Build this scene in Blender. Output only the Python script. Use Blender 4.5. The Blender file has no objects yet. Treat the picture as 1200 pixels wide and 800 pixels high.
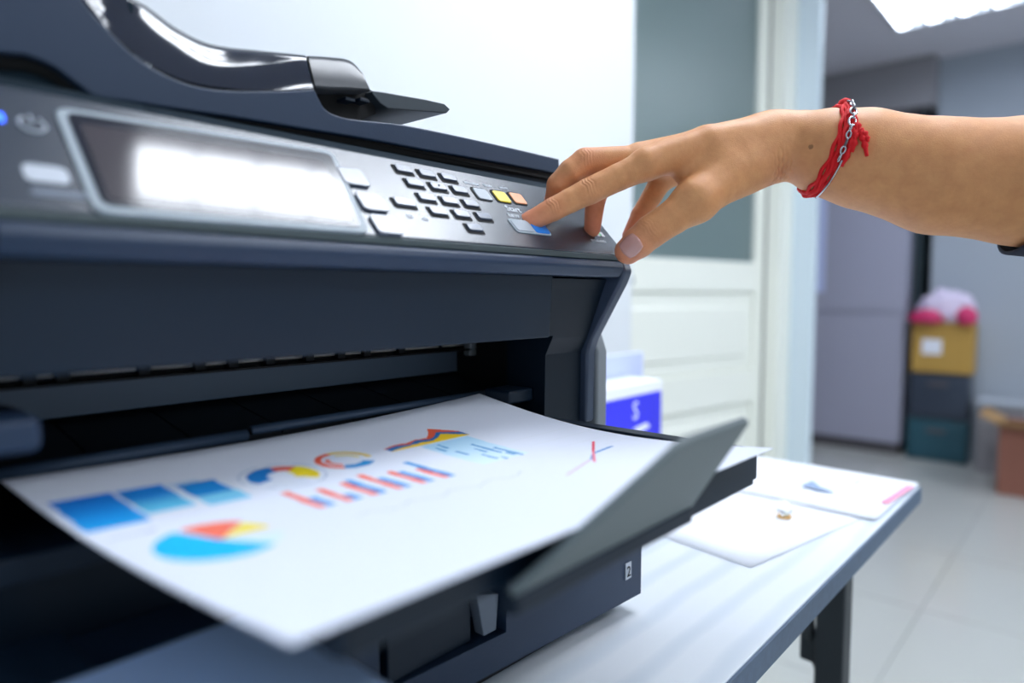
import bpy, bmesh, math, random
import numpy as np
from mathutils import Vector, Matrix
random.seed(4)
C = bpy.context.scene.collection
PI = math.pi
EYE = 0.99                                   # lens height above the floor
# ---------------------------------------------------------------- camera
FPX = 790.0
TH, PT = math.radians(41.5), math.radians(3.98)
HD = Vector((math.cos(TH), math.sin(TH), 0))
CR = Vector((math.sin(TH), -math.cos(TH), 0))
CF = HD*math.cos(PT) - Vector((0, 0, 1))*math.sin(PT)
CU = HD*math.sin(PT) + Vector((0, 0, 1))*math.cos(PT)
cam = bpy.data.cameras.new('camera'); cam_o = bpy.data.objects.new('camera', cam); C.objects.link(cam_o)
cam.sensor_width = 36; cam.lens = FPX/1200*36; cam.clip_start = 0.01
M = Matrix((CR, CU, -CF)).transposed().to_4x4(); M.translation = Vector((0, 0, EYE)); cam_o.matrix_world = M
cam.dof.use_dof = True; cam.dof.focus_distance = 0.455; cam.dof.aperture_fstop = 2.9
bpy.context.scene.camera = cam_o
# ---------------------------------------------------------------- world and exposure
w = bpy.data.worlds.new('world'); bpy.context.scene.world = w; w.use_nodes = True
bg = w.node_tree.nodes['Background']; bg.inputs[0].default_value = (0.74, 0.87, 1.0, 1); bg.inputs[1].default_value = 0.55
vs = bpy.context.scene.view_settings
vs.view_transform = 'Standard'; vs.look = 'None'; vs.gamma = 1; vs.use_curve_mapping = False; vs.exposure = 0.34
LIGHT_W = 15.0                                # emission strength of the ceiling panels
# ---------------------------------------------------------------- helpers
def V(x, y, z): return Vector((x, y, z+EYE))  # z measured from lens height
def ray(px, py): return CF + CR*((px-600)/FPX) + CU*((400-py)/FPX)
def at(px, py, x=None, y=None, z=None, d=None):
    r = ray(px, py)
    t = x/r.x if x is not None else y/r.y if y is not None else z/r.z if z is not None else d
    p = r*t
    return Vector((p.x, p.y, p.z+EYE))
def srgb(r, g, b):
    f = lambda c: (c/255/12.92) if c/255 <= .04045 else ((c/255+.055)/1.055)**2.4
    return (f(r), f(g), f(b), 1)
MATS = {}
def mat(name, col, rough=.5, metal=0, bump=0, bscale=400, var=0, vscale=20, coat=0, spec=.5, emit=None, es=0, trans=0, sss=0, alpha=1):
    m = bpy.data.materials.new(name); m.use_nodes = True; nt = m.node_tree; b = nt.nodes['Principled BSDF']
    c = srgb(*col); b.inputs['Base Color'].default_value = c
    b.inputs['Roughness'].default_value = rough; b.inputs['Metallic'].default_value = metal
    b.inputs['Specular IOR Level'].default_value = spec; b.inputs['Coat Weight'].default_value = coat
    b.inputs['Coat Roughness'].default_value = .04; b.inputs['Transmission Weight'].default_value = trans
    b.inputs['Alpha'].default_value = alpha
    if sss:
        b.inputs['Subsurface Weight'].default_value = sss
        b.inputs['Subsurface Radius'].default_value = (1, .35, .2); b.inputs['Subsurface Scale'].default_value = .004
    if emit: b.inputs['Emission Color'].default_value = srgb(*emit); b.inputs['Emission Strength'].default_value = es
    tc = nt.nodes.new('ShaderNodeTexCoord')
    if bump:
        n = nt.nodes.new('ShaderNodeTexNoise'); n.inputs['Scale'].default_value = bscale; n.inputs['Detail'].default_value = 3
        bm_ = nt.nodes.new('ShaderNodeBump'); bm_.inputs['Strength'].default_value = bump; bm_.inputs['Distance'].default_value = .001
        nt.links.new(tc.outputs['Object'], n.inputs['Vector']); nt.links.new(n.outputs['Fac'], bm_.inputs['Height'])
        nt.links.new(bm_.outputs['Normal'], b.inputs['Normal'])
    if var:
        n = nt.nodes.new('ShaderNodeTexNoise'); n.inputs['Scale'].default_value = vscale; n.inputs['Detail'].default_value = 4
        mx = nt.nodes.new('ShaderNodeMix'); mx.data_type = 'RGBA'
        mx.inputs['A'].default_value = tuple(x*(1-var) for x in c[:3])+(1,); mx.inputs['B'].default_value = tuple(min(1, x*(1+var)) for x in c[:3])+(1,)
        nt.links.new(tc.outputs['Object'], n.inputs['Vector']); nt.links.new(n.outputs['Fac'], mx.inputs['Factor'])
        nt.links.new(mx.outputs['Result'], b.inputs['Base Color'])
    MATS[name] = m
    return m
def attr_mat(name, attr, rough=.5, sss=0, bump=0, bscale=300, spec=.5):
    m = mat(name, (255, 255, 255), rough, sss=sss, bump=bump, bscale=bscale, spec=spec)
    a = m.node_tree.nodes.new('ShaderNodeAttribute'); a.attribute_name = attr
    m.node_tree.links.new(a.outputs['Color'], m.node_tree.nodes['Principled BSDF'].inputs['Base Color'])
    return m
def tag(o, label=None, cat=None, group=None, kind=None):
    if label: o['label'] = label
    if cat: o['category'] = cat
    if group: o['group'] = group
    if kind: o['kind'] = kind
    return o
def thing(name, loc, label, cat, group=None, kind=None, rz=0):
    o = bpy.data.objects.new(name, None); C.objects.link(o); o.location = loc; o.rotation_euler.z = rz
    o.empty_display_size = .05
    bpy.context.view_layer.update()
    return tag(o, label, cat, group, kind)
def link(name, me, m, parent=None, smooth=False, bevel=0, seg=2):
    """mesh given in world coordinates; kept there when parented"""
    o = bpy.data.objects.new(name, me); C.objects.link(o)
    if m is not None: me.materials.append(m)
    if smooth:
        for p in me.polygons: p.use_smooth = True
    if bevel:
        b = o.modifiers.new('bevel', 'BEVEL'); b.width = bevel; b.segments = seg; b.limit_method = 'ANGLE'; b.angle_limit = math.radians(35)
        b.harden_normals = True
        for p in me.polygons: p.use_smooth = True
    if parent is not None:
        o.parent = parent
        mw = Matrix.Identity(4); q = parent; ch = []
        while q is not None: ch.append(q); q = q.parent
        for q in reversed(ch): mw = mw @ q.matrix_parent_inverse @ Matrix.LocRotScale(q.location, q.rotation_euler, q.scale)
        o.matrix_parent_inverse = mw.inverted()
    return o
def bm_to(bm, name):
    bmesh.ops.recalc_face_normals(bm, faces=bm.faces)
    me = bpy.data.meshes.new(name); bm.to_mesh(me); bm.free(); return me
def add_box(bm, a, b, rot=None, piv=None):
    vs_ = [bm.verts.new((x, y, z)) for x in (a[0], b[0]) for y in (a[1], b[1]) for z in (a[2], b[2])]
    for f in ((0, 1, 3, 2), (4, 6, 7, 5), (0, 4, 5, 1), (2, 3, 7, 6), (0, 2, 6, 4), (1, 5, 7, 3)): bm.faces.new([vs_[i] for i in f])
    if rot is not None:
        for v in vs_: v.co = piv + rot @ (v.co-piv)
    return vs_
def boxes(name, lst, m, parent=None, bevel=.001, **k):
    bm = bmesh.new()
    for a, b in lst: add_box(bm, V(*a), V(*b))
    return link(name, bm_to(bm, name), m, parent, bevel=bevel, **k)
def add_prism(bm, prof, x0, x1, axis='x'):
    """profile of (a,b) pairs: axis x -> (y,z); axis y -> (x,z); axis z -> (x,y)"""
    def P(t, a, b): return V(t, a, b) if axis == 'x' else V(a, t, b) if axis == 'y' else V(a, b, t)
    A = [bm.verts.new(P(x0, *p)) for p in prof]; B = [bm.verts.new(P(x1, *p)) for p in prof]
    n = len(prof)
    for i in range(n): bm.faces.new((A[i], A[(i+1) % n], B[(i+1) % n], B[i]))
    bm.faces.new(A[::-1]); bm.faces.new(B)
def prism(name, prof, x0, x1, m, parent=None, axis='x', bevel=.001, **k):
    bm = bmesh.new(); add_prism(bm, prof, x0, x1, axis); return link(name, bm_to(bm, name), m, parent, bevel=bevel, **k)
def loft(name, rows, m, parent=None, smooth=True, solid=0, sub=0):
    bm = bmesh.new(); g = [[bm.verts.new(p) for p in r] for r in rows]
    for i in range(len(g)-1):
        for j in range(len(g[0])-1): bm.faces.new((g[i][j], g[i][j+1], g[i+1][j+1], g[i+1][j]))
    o = link(name, bm_to(bm, name), m, parent, smooth=smooth)
    if solid: s = o.modifiers.new('solid', 'SOLIDIFY'); s.thickness = solid; s.offset = -1
    return o
def add_tube(bm, pts, r, n=10, closed=False):
    pts = [Vector(p) for p in pts]; N = len(pts); rr = r if hasattr(r, '__len__') else [r]*N
    rings = []; prev = None
    for i, p in enumerate(pts):
        if closed: t = pts[(i+1) % N]-pts[i-1]
        else: t = pts[min(i+1, N-1)]-pts[max(i-1, 0)]
        t.normalize()
        if prev is None:
            a = Vector((0, 0, 1)) if abs(t.z) < .9 else Vector((1, 0, 0)); u = t.cross(a).normalized()
        else: u = (prev-t*prev.dot(t)).normalized()
        prev = u; v_ = t.cross(u)
        rings.append([bm.verts.new(p+(u*math.cos(2*PI*k/n)+v_*math.sin(2*PI*k/n))*rr[i]) for k in range(n)])
    for i in range(N if closed else N-1):
        a, b = rings[i], rings[(i+1) % N]
        for k in range(n): bm.faces.new((a[k], a[(k+1) % n], b[(k+1) % n], b[k]))
    if not closed: bm.faces.new(rings[0][::-1]); bm.faces.new(rings[-1])
def tube(name, pts, r, m, parent=None, n=10, closed=False):
    bm = bmesh.new(); add_tube(bm, pts, r, n, closed); return link(name, bm_to(bm, name), m, parent, smooth=True)
def spline(pts, k=8):
    pts = [Vector(p) for p in pts]; out = []
    P = [pts[0]*2-pts[1]]+pts+[pts[-1]*2-pts[-2]]
    for i in range(1, len(P)-2):
        for s in range(k):
            t = s/k; a, b, c, d = P[i-1:i+3]
            out.append(.5*((2*b)+(c-a)*t+(2*a-5*b+4*c-d)*t*t+(3*b-a-3*c+d)*t**3))
    out.append(pts[-1]); return out
def text(name, s, size, origin, ex, ey, m, parent, depth=.0001):
    cu = bpy.data.curves.new(name, 'FONT'); cu.body = s; cu.size = size; cu.extrude = depth; cu.resolution_u = 2
    t = bpy.data.objects.new(name+'_tmp', cu); C.objects.link(t); bpy.context.view_layer.update()
    me = bpy.data.meshes.new_from_object(t.evaluated_get(bpy.context.evaluated_depsgraph_get()))
    bpy.data.objects.remove(t)
    ez = ex.cross(ey); Mx = Matrix((ex, ey, ez)).transposed().to_4x4(); Mx.translation = origin
    me.transform(Mx); return link(name, me, m, parent)
# ---------------------------------------------------------------- materials
mat('plastic', (34, 52, 76), .42, spec=.4, bump=.12, bscale=900)
mat('plastic_dark', (10, 28, 44), .45, spec=.35, bump=.08, bscale=900)
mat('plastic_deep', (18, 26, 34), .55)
mat('pillar_dark', (3, 20, 34), .5, spec=.3)
mat('rim', (58, 70, 90), .38)
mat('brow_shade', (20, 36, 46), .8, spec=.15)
mat('cassette_lit', (180, 205, 240), .35)  # pale blue puts the light caught by the shaded cassette cover into its colour
mat('bar_grey', (66, 84, 106), .35)
mat('plastic_black', (7, 9, 12), .6)
mat('exit_grey', (96, 112, 130), .5)
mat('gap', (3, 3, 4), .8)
mat('panel_satin', (34, 46, 60), .27, bump=.05, bscale=1500, spec=.8)
mat('gloss', (14, 24, 42), .07, spec=.8)
mat('key_face', (92, 100, 116), .22, spec=.8)
mat('silver', (152, 163, 170), .5)
mat('screen', (62, 56, 60), .09, spec=.7)
mat('screen_border', (10, 16, 34), .12)
mat('flap_grey', (94, 106, 109), .45)
mat('grey_strip', (128, 134, 138), .45)
mat('print_grey', (190, 196, 205), .5)
mat('mark_white', (225, 230, 236), .5)
mat('yellow_key', (240, 215, 60), .3)
mat('salmon_key', (240, 165, 120), .3)
mat('grey_key', (150, 160, 170), .3)
mat('blue_key', (8, 128, 225), .3)
mat('roller_white', (225, 218, 205), .5)
mat('blue_led', (40, 90, 255), .4, emit=(40, 90, 255), es=4)
mat('wall_white', (222, 226, 229), .7, bump=.05, bscale=60)
mat('cream', (240, 242, 232), .5)
mat('trim_daylit', (214, 228, 236), .5)  # bluish cast of side daylight painted into the trim colour
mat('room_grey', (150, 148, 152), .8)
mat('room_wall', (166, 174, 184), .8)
mat('ceiling_white', (222, 220, 228), .9)
mat('tile', (186, 188, 184), .16, var=.05, vscale=2)
mat('grout', (150, 152, 150), .8)
mat('cabinet', (168, 168, 186), .5)
mat('cabinet_dark', (96, 92, 96), .6)
mat('dark_teal', (40, 56, 62), .5)
mat('table_edge', (78, 98, 122), .5, var=.25, vscale=160)
mat('leg_paint', (30, 38, 44), .5, bump=.1)
mat('leg_side', (98, 104, 108), .5)
mat('paper', (232, 236, 244), .8)
mat('pink', (236, 150, 180), .7)
mat('print_blue', (140, 160, 190), .7)
mat('box_blue', (52, 52, 225), .5)
mat('box_white', (240, 242, 250), .5)
mat('lilac_card', (200, 210, 246), .6)
mat('tan', (190, 150, 72), .6)
mat('drawer_dark', (52, 62, 78), .35, coat=.3)
mat('drawer_teal', (40, 86, 100), .35)
mat('cardboard', (160, 126, 84), .8, var=.08, vscale=8)
mat('cardboard_side', (150, 98, 82), .8)
mat('bag_white', (226, 214, 238), .4)
mat('bag_pink', (214, 50, 110), .4)
mat('metal', (190, 190, 195), .22, metal=1)
mat('dark_metal', (120, 120, 125), .3, metal=1)
mat('knob', (205, 212, 212), .2, metal=.6)
mat('red_cord', (226, 8, 20), .75, bump=.6, bscale=1500)
mat('nail', (212, 152, 140), .22, coat=.4, sss=.2)
mat('sleeve', (26, 32, 48), .9)
mat('lamp_frame', (225, 228, 232), .4)
mat('lamp_glow', (255, 255, 255), .5, emit=(240, 246, 255), es=LIGHT_W)
mat('louvre', (210, 215, 225), .25, metal=.7)
mat('glass_ball', (255, 255, 255), .02, trans=1)
mat('gold', (225, 170, 60), .25, metal=1)
# frosted door glass
gm = mat('frosted_glass', (138, 160, 160), .35, trans=.45)
# table top: white laminate with soft wavy grain
tm = mat('table_white', (226, 234, 242), .3)
nt = tm.node_tree; wv = nt.nodes.new('ShaderNodeTexWave'); wv.bands_direction = 'Y'; wv.inputs['Scale'].default_value = 9; wv.inputs['Distortion'].default_value = 2.5
wv.inputs['Detail'].default_value = 3; wv.inputs['Detail Scale'].default_value = .6
cr_ = nt.nodes.new('ShaderNodeValToRGB'); cr_.color_ramp.elements[0].color = srgb(208, 217, 226); cr_.color_ramp.elements[1].color = srgb(222, 228, 234)
cr_.color_ramp.elements[1].position = .5
tcn = nt.nodes.new('ShaderNodeTexCoord'); nt.links.new(tcn.outputs['Object'], wv.inputs['Vector']); nt.links.new(wv.outputs['Fac'], cr_.inputs[0]); nt.links.new(cr_.outputs[0], nt.nodes['Principled BSDF'].inputs['Base Color'])
g = MATS
# ---------------------------------------------------------------- setting
def struct(o): o['kind'] = 'structure'; return o
CEIL = 1.41
FX0, FX1, FY0, FY1 = -1.2, 6.0, -2.6, 3.0
fl = struct(boxes('floor', [((FX0, FY0, -EYE-.05), (FX1, FY1, -EYE-.004))], g['grout'], bevel=0))
bm = bmesh.new(); add_box(bm, Vector((.0015, .0015, -.006)), Vector((.5985, .5985, 0))); tile_me = bm_to(bm, 'tile'); tile_me.materials.append(g['tile'])
i0 = 0
for i in range(12):
    for j in range(9):
        o = bpy.data.objects.new('tile', tile_me); C.objects.link(o); o.parent = fl; o.location = (FX0+i*.6, FY0+j*.6, 0)
struct(boxes('ceiling', [((FX0, FY0, CEIL), (FX1, FY1, CEIL+.05))], g['ceiling_white'], bevel=0))
struct(boxes('wall_back', [((FX0, .90, -EYE), (1.47, .95, CEIL))], g['wall_white'], bevel=0))
struct(boxes('wall_back_corner', [((2.48, .90, -EYE), (2.60, .95, CEIL))], g['cream'], bevel=0))
struct(boxes('wall_back_header', [((1.47, .90, 1.245), (2.48, .95, CEIL))], g['cream'], bevel=0))
struct(boxes('trim_1', [((2.60, .822, -EYE), (2.645, .95, CEIL))], g['trim_daylit'], bevel=.004))
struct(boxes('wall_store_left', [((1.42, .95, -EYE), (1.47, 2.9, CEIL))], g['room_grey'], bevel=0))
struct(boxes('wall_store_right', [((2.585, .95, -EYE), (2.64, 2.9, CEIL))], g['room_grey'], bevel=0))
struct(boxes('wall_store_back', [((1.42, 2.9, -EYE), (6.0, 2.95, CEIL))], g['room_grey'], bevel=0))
WX = 4.80
cab = at(1000, 527, z=-EYE).x
ysplit = at(1092, 300, x=WX).y
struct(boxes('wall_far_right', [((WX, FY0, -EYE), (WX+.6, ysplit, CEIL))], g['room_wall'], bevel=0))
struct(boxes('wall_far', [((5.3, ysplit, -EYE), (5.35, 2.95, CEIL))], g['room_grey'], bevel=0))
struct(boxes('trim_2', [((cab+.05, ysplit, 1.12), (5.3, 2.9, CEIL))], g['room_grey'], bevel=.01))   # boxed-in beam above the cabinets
# door, ajar, hinged at the right jamb
hinge = V(2.475, .955, 0); dw = .93
door = thing('door_1', (2.475, .955, 0), 'cream half glazed door standing ajar behind the printer', 'door', kind='structure', rz=math.radians(180-10.2))
if 'category' in door: del door['category']
def dbox(name, lst, m, bevel=.002, parent=None):
    bm = bmesh.new()
    for a, b in lst: add_box(bm, Vector(a), Vector(b))
    o = bpy.data.objects.new(name, bm_to(bm, name)); C.objects.link(o); o.data.materials.append(m); o.parent = parent or door
    if bevel: q = o.modifiers.new('bevel', 'BEVEL'); q.width = bevel
    return o
ZG = EYE+.115
# local x runs from hinge to latch; after the turn the near face has negative local... both faces are alike
dbox('stile', [((0, -.04, .01), (.055, 0, 2.22))], g['cream']); dbox('stile', [((dw-.10, -.04, .01), (dw, 0, 2.22))], g['cream'])
dbox('rail', [((.055, -.04, EYE+.01), (dw-.10, 0, ZG))], g['cream']); dbox('rail', [((.055, -.04, 2.13), (dw-.10, 0, 2.22))], g['cream'])
dbox('rail', [((.055, -.04, .60), (dw-.10, 0, .72))], g['cream']); dbox('rail', [((.055, -.04, .01), (dw-.10, 0, .14))], g['cream'])
dbox('door_panel', [((.055, -.03, .72), (dw-.10, -.01, EYE+.01)), ((.10, -.037, .77), (dw-.145, -.003, EYE-.04))], g['cream'], .006)
dbox('door_panel', [((.055, -.03, .14), (dw-.10, -.01, .60)), ((.10, -.037, .19), (dw-.145, -.003, .55))], g['cream'], .006)
dbox('glass_pane', [((.055, -.024, ZG), (dw-.10, -.016, 2.13))], gm, 0)
bm = bmesh.new(); bmesh.ops.create_uvsphere(bm, u_segments=20, v_segments=12, radius=.027, matrix=Matrix.Translation((dw-.125, .05, 1.03)))
add_tube(bm, [(dw-.125, 0, 1.03), (dw-.125, .05, 1.03)], .011, 12); add_tube(bm, [(dw-.125, 0, 1.03), (dw-.125, .006, 1.03)], .026, 16)
kn = bpy.data.objects.new('door_knob', bm_to(bm, 'door_knob')); C.objects.link(kn); kn.data.materials.append(g['knob']); kn.parent = door
for p in kn.data.polygons: p.use_smooth = True
# ceiling lights: recessed troffers with tubes behind a louvre
def troffer(x0, y0, L, W, label):
    t = thing('ceiling_light', V(x0+L/2, y0+W/2, CEIL), label, 'ceiling light')
    z1 = CEIL
    boxes('frame', [((x0, y0, z1-.02), (x0+L, y0+.02, z1)), ((x0, y0+W-.02, z1-.02), (x0+L, y0+W, z1)), ((x0, y0+.02, z1-.02), (x0+.02, y0+W-.02, z1)), ((x0+L-.02, y0+.02, z1-.02), (x0+L, y0+W-.02, z1))], g['lamp_frame'], t, bevel=0)
    boxes('diffuser', [((x0+.02, y0+.02, z1-.006), (x0+L-.02, y0+W-.02, z1-.002))], g['lamp_glow'], t, bevel=0)
    for i in range(1, 4): boxes('louvre_rail', [((x0+.02, y0+W*i/4-.012, z1-.018), (x0+L-.02, y0+W*i/4+.012, z1-.007))], g['louvre'], t, bevel=0)
    n = int(L/.15)
    for i in range(1, n): boxes('louvre_blade', [((x0+L*i/n-.003, y0+.02, z1-.016), (x0+L*i/n+.003, y0+W-.02, z1-.007))], g['louvre'], t, bevel=0)
    return t
lc = at(1050, 33, z=CEIL)
far_lamp = troffer(lc.x-1.2, lc.y-.56, 1.2, .56, 'bright louvred ceiling light panel at the top right')
troffer(.56, -.085, 1.05, .56, 'louvred ceiling light panel right above the printer')
troffer(.42, -1.5, 1.15, .56, 'louvred ceiling light panel above the near side of the room')
troffer(lc.x-1.2, -1.3, 1.2, .56, 'unseen louvred ceiling light panel added to light the floor by the far wall')  # out-of-view panel added to brighten floor and cabinets
gl_far = mat('lamp_glow_far', (255, 255, 255), .5, emit=(226, 238, 255), es=8); n_t = gl_far.node_tree
w_t = n_t.nodes.new('ShaderNodeTexWave'); w_t.bands_direction = 'Y'; w_t.inputs['Scale'].default_value = 2.3; w_t.inputs['Distortion'].default_value = 1.2
m_r = n_t.nodes.new('ShaderNodeMapRange'); m_r.inputs['To Min'].default_value = .5; m_r.inputs['To Max'].default_value = 16
t_c = n_t.nodes.new('ShaderNodeTexCoord'); n_t.links.new(t_c.outputs['Object'], w_t.inputs['Vector']); n_t.links.new(w_t.outputs['Fac'], m_r.inputs['Value'])
n_t.links.new(m_r.outputs['Result'], n_t.nodes['Principled BSDF'].inputs['Emission Strength'])
for o in far_lamp.children:
    if o.name.startswith('diffuser'): o.data.materials[0] = gl_far
# ---------------------------------------------------------------- far room furniture
y1 = at(1058, 400, x=cab).y; ctop = at(1050, 150, x=cab).z-EYE
base = thing('cabinet', V(cab+.25, y1+.6, -EYE), 'tall grey lilac cupboard with four plain doors against the far wall', 'cabinet')
boxes('body', [((cab+.02, y1, -EYE+.07), (cab+.5, y1+1.3, ctop))], g['cabinet'], base, bevel=.002)
boxes('plinth', [((cab+.04, y1+.02, -EYE), (cab+.48, y1+1.28, -EYE+.07))], g['cabinet_dark'], base, bevel=0)
zs = at(1000, 365, x=cab).z-EYE
for i in range(2):
    for (a, b) in ((-EYE+.075, zs-.005), (zs+.005, ctop-.01)):
        ya = y1+.005+i*.65
        d_ = boxes('door', [((cab, ya, a), (cab+.02, ya+.64, b))], g['cabinet'], base, bevel=.002)
        hz = at(972, 405, x=cab).z-EYE if a < zs-.3 else at(975, 340, x=cab).z-EYE
        hy = ya+.55 if i == 0 else ya+.09
        boxes('handle', [((cab-.02, hy-.012, hz-.05), (cab, hy+.012, hz+.05))], g['cabinet_dark'], d_, bevel=.003)
sheet_y = at(958, 280, x=cab-.01).y
tag(boxes('notice_sheet', [((cab-.004, at(968, 280, x=cab).y, at(958, 342, x=cab).z-EYE), (cab-.001, at(946, 280, x=cab).y, at(958, 225, x=cab).z-EYE))], g['lilac_card'], bevel=0), 'pale lilac sheet fixed to the upper cupboard door beside the door frame', 'paper')
# tall dark narrow thing between cupboard and wall
ya, yb = at(1083, 250, x=4.78).y+.01, y1-.012
bl = thing('narrow_locker', V(4.86, (ya+yb)/2, -EYE), 'narrow dark teal locker squeezed between grey cupboard and pale wall', 'locker')
boxes('body', [((4.79, ya, -EYE), (5.1, yb, at(1070, 128, x=4.79).z-EYE))], g['dark_teal'], bl, bevel=.004)
boxes('door', [((4.775, ya+.006, -EYE+.04), (4.79, yb-.006, at(1070, 140, x=4.79).z-EYE))], g['dark_teal'], bl, bevel=.003)
# storage tower: two dark drawers, a tan box, bags on top
tb = at(1098, 541, z=-EYE); tx = tb.x; ty0, ty1 = at(1134, 500, x=tx).y, at(1062, 500, x=tx).y
zz = [-EYE, at(1098, 492, x=tx).z-EYE, at(1098, 437, x=tx).z-EYE, at(1098, 379, x=tx).z-EYE]
def drawer_unit(name, k, m, label, cat):
    t = thing(name, V(tx+.1, (ty0+ty1)/2, zz[k]), label, cat)
    boxes('shell', [((tx+.01, ty0, zz[k]+.001), (tx+.14, ty1, zz[k+1]-.003))], m, t, bevel=.006)
    f_ = boxes('drawer_front', [((tx, ty0+.015, zz[k]+.02), (tx+.012, ty1-.015, zz[k+1]-.03))], m, t, bevel=.006)
    boxes('handle', [((tx-.012, (ty0+ty1)/2-.05, zz[k+1]-.075), (tx, (ty0+ty1)/2+.05, zz[k+1]-.055))], g['cabinet_dark'], f_, bevel=.003)
    return t
drawer_unit('storage_unit', 0, g['drawer_teal'], 'dark teal plastic drawer unit standing on the floor under the tower', 'drawer unit')
drawer_unit('storage_unit', 1, g['drawer_dark'], 'dark navy plastic drawer unit in the middle of the tower', 'drawer unit')
t = thing('storage_box', V(tx+.1, (ty0+ty1)/2, zz[2]), 'tan storage box with a white label on top of dark drawers', 'box')
boxes('body', [((tx, ty0-.01, zz[2]+.001), (tx+.14, ty1-.01, zz[3]-.001))], g['tan'], t, bevel=.006)
lz = at(1092, 406, x=tx).z-EYE; ly = at(1092, 406, x=tx).y
boxes('label_plate', [((tx-.003, ly-.05, lz-.045), (tx, ly+.05, lz+.045))], g['box_white'], t, bevel=0)
def blob(name, c, r, m, parent=None, seed=0, fold=.18):
    bm = bmesh.new(); bmesh.ops.create_icosphere(bm, subdivisions=4, radius=1)
    from mathutils import noise
    for v in bm.verts:
        n = noise.noise(v.co*2.3+Vector((seed, 0, 0)))*fold*1.4+noise.noise(v.co*6+Vector((seed, 3, 0)))*fold*.6
        p = v.co*(1+n); p.z = max(p.z, -.8); v.co = Vector((p.x*r[0], p.y*r[1], p.z*r[2]))+c
    return link(name, bm_to(bm, name), m, parent, smooth=True)
bz = zz[3]; ym = (ty0+ty1)/2
tag(blob('plastic_bag', V(tx+.075, ym-.01, bz+.088), (.06, .14, .105), g['bag_white'], seed=2), 'crumpled pale lilac plastic bag on top of the tan box', 'bag')
tag(blob('pink_bag', V(tx-.035, ym+.07, bz+.036), (.028, .085, .044), g['bag_pink'], seed=5), 'small crimson pink bundle at left on the tan box', 'bundle')
tag(blob('pink_bag', V(tx-.035, ym-.13, bz+.045), (.028, .05, .055), g['bag_pink'], seed=8), 'small crimson pink bundle at right on the tan box', 'bundle')
# cardboard box
cb = at(1180, 580, z=-EYE); cz = at(1180, 500, x=cb.x).z-EYE
t = thing('cardboard_box', cb+Vector((.15, -.1, 0)), 'open brown cardboard box with flaps on the floor at the right edge', 'box')
cy1 = at(1168, 560, x=cb.x).y; cx0, cx1, cy0 = cb.x, cb.x+.30, cy1-.42
boxes('carton', [((cx0, cy0, -EYE), (cx0+.01, cy1, cz)), ((cx1-.01, cy0, -EYE), (cx1, cy1, cz)), ((cx0+.01, cy0, -EYE), (cx1-.01, cy0+.01, cz)), ((cx0+.01, cy1-.01, -EYE), (cx1-.01, cy1, cz)), ((cx0+.01, cy0+.01, -EYE), (cx1-.01, cy1-.01, -EYE+.01))], g['cardboard_side'], t, bevel=0)
bm = bmesh.new()
add_box(bm, V(cx0-.11, cy0, cz-.002), V(cx0+.006, cy1, cz+.004), Matrix.Rotation(.35, 3, 'Y'), V(cx0, cy0, cz))
link('flap', bm_to(bm, 'flap'), g['cardboard'], t)
bm = bmesh.new()
add_box(bm, V(cx0, cy1-.006, cz), V(cx1, cy1+.1, cz+.006), Matrix.Rotation(.5, 3, 'X'), V(cx0, cy1, cz))
link('flap', bm_to(bm, 'flap'), g['cardboard'], t)
bx = at(1176, 500, x=WX-.06); hb = at(1176, 468, x=WX-.2).z-EYE
t = thing('waste_bin', V(WX-.2, bx.y, -EYE), 'pale grey lidded bin behind the cardboard box by the wall', 'bin')
prism('body', [(WX-.30, -EYE), (WX-.06, -EYE), (WX-.04, hb-.03), (WX-.32, hb-.03)], bx.y-.12, bx.y+.10, g['room_grey'], t, axis='y', bevel=.01)
boxes('lid', [((WX-.33, bx.y-.13, hb-.03), (WX-.03, bx.y+.11, hb))], g['room_wall'], t, bevel=.008)
# ---------------------------------------------------------------- table
TX1, TY0, TY1, TZ = .9655, .166, .86, -.24
table = thing('folding_table', V(.3, .5, -EYE), 'white folding table with a slate blue edge carrying the printer', 'table')
boxes('table_top', [((-.55, TY0+.002, TZ-.018), (TX1-.002, TY1-.002, TZ))], tm, table, bevel=.0006)
boxes('edge_band', [((-.552, TY0, TZ-.020), (TX1, TY0+.002, TZ-.0012)), ((TX1-.002, TY0+.002, TZ-.020), (TX1, TY1, TZ-.0012)), ((-.552, TY1-.002, TZ-.02), (TX1-.002, TY1, TZ-.0012)), ((-.552, TY0+.002, TZ-.02), (-.55, TY1-.002, TZ-.0012))], g['table_edge'], table, bevel=0)
lp = at(1001, 665, y=TY0+.03)
for (lx, ly_) in ((lp.x, TY0+.03), (lp.x, TY1-.06), (-.40, TY0+.03), (-.40, TY1-.06)):
    boxes('leg', [((lx-.030, ly_, -EYE), (lx, ly_+.03, TZ-.0181))], g['leg_paint'], table, bevel=.003)
boxes('cross_rail', [((lp.x-.026, TY0+.06, TZ-.05), (lp.x-.006, TY1-.06, TZ-.03))], g['leg_paint'], table, bevel=.002)
a, b, c_ = at(936, 712, y=.235), at(950, 756, y=.235), at(985, 850, y=.235)
a.z = EYE+TZ-.019
br = tube('brace', [a, a*.35+b*.65, b, c_, V(lp.x-.03, .235, -.62) if False else c_+(c_-b)*1.1], [.0075, .0075, .006, .0045, .0045], g['leg_paint'], table, n=8)
boxes('brace_hinge', [((b.x-.008, .226, b.z-EYE-.016), (b.x+.010, .245, b.z-EYE+.016))], g['leg_paint'], br, bevel=.003)
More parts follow.
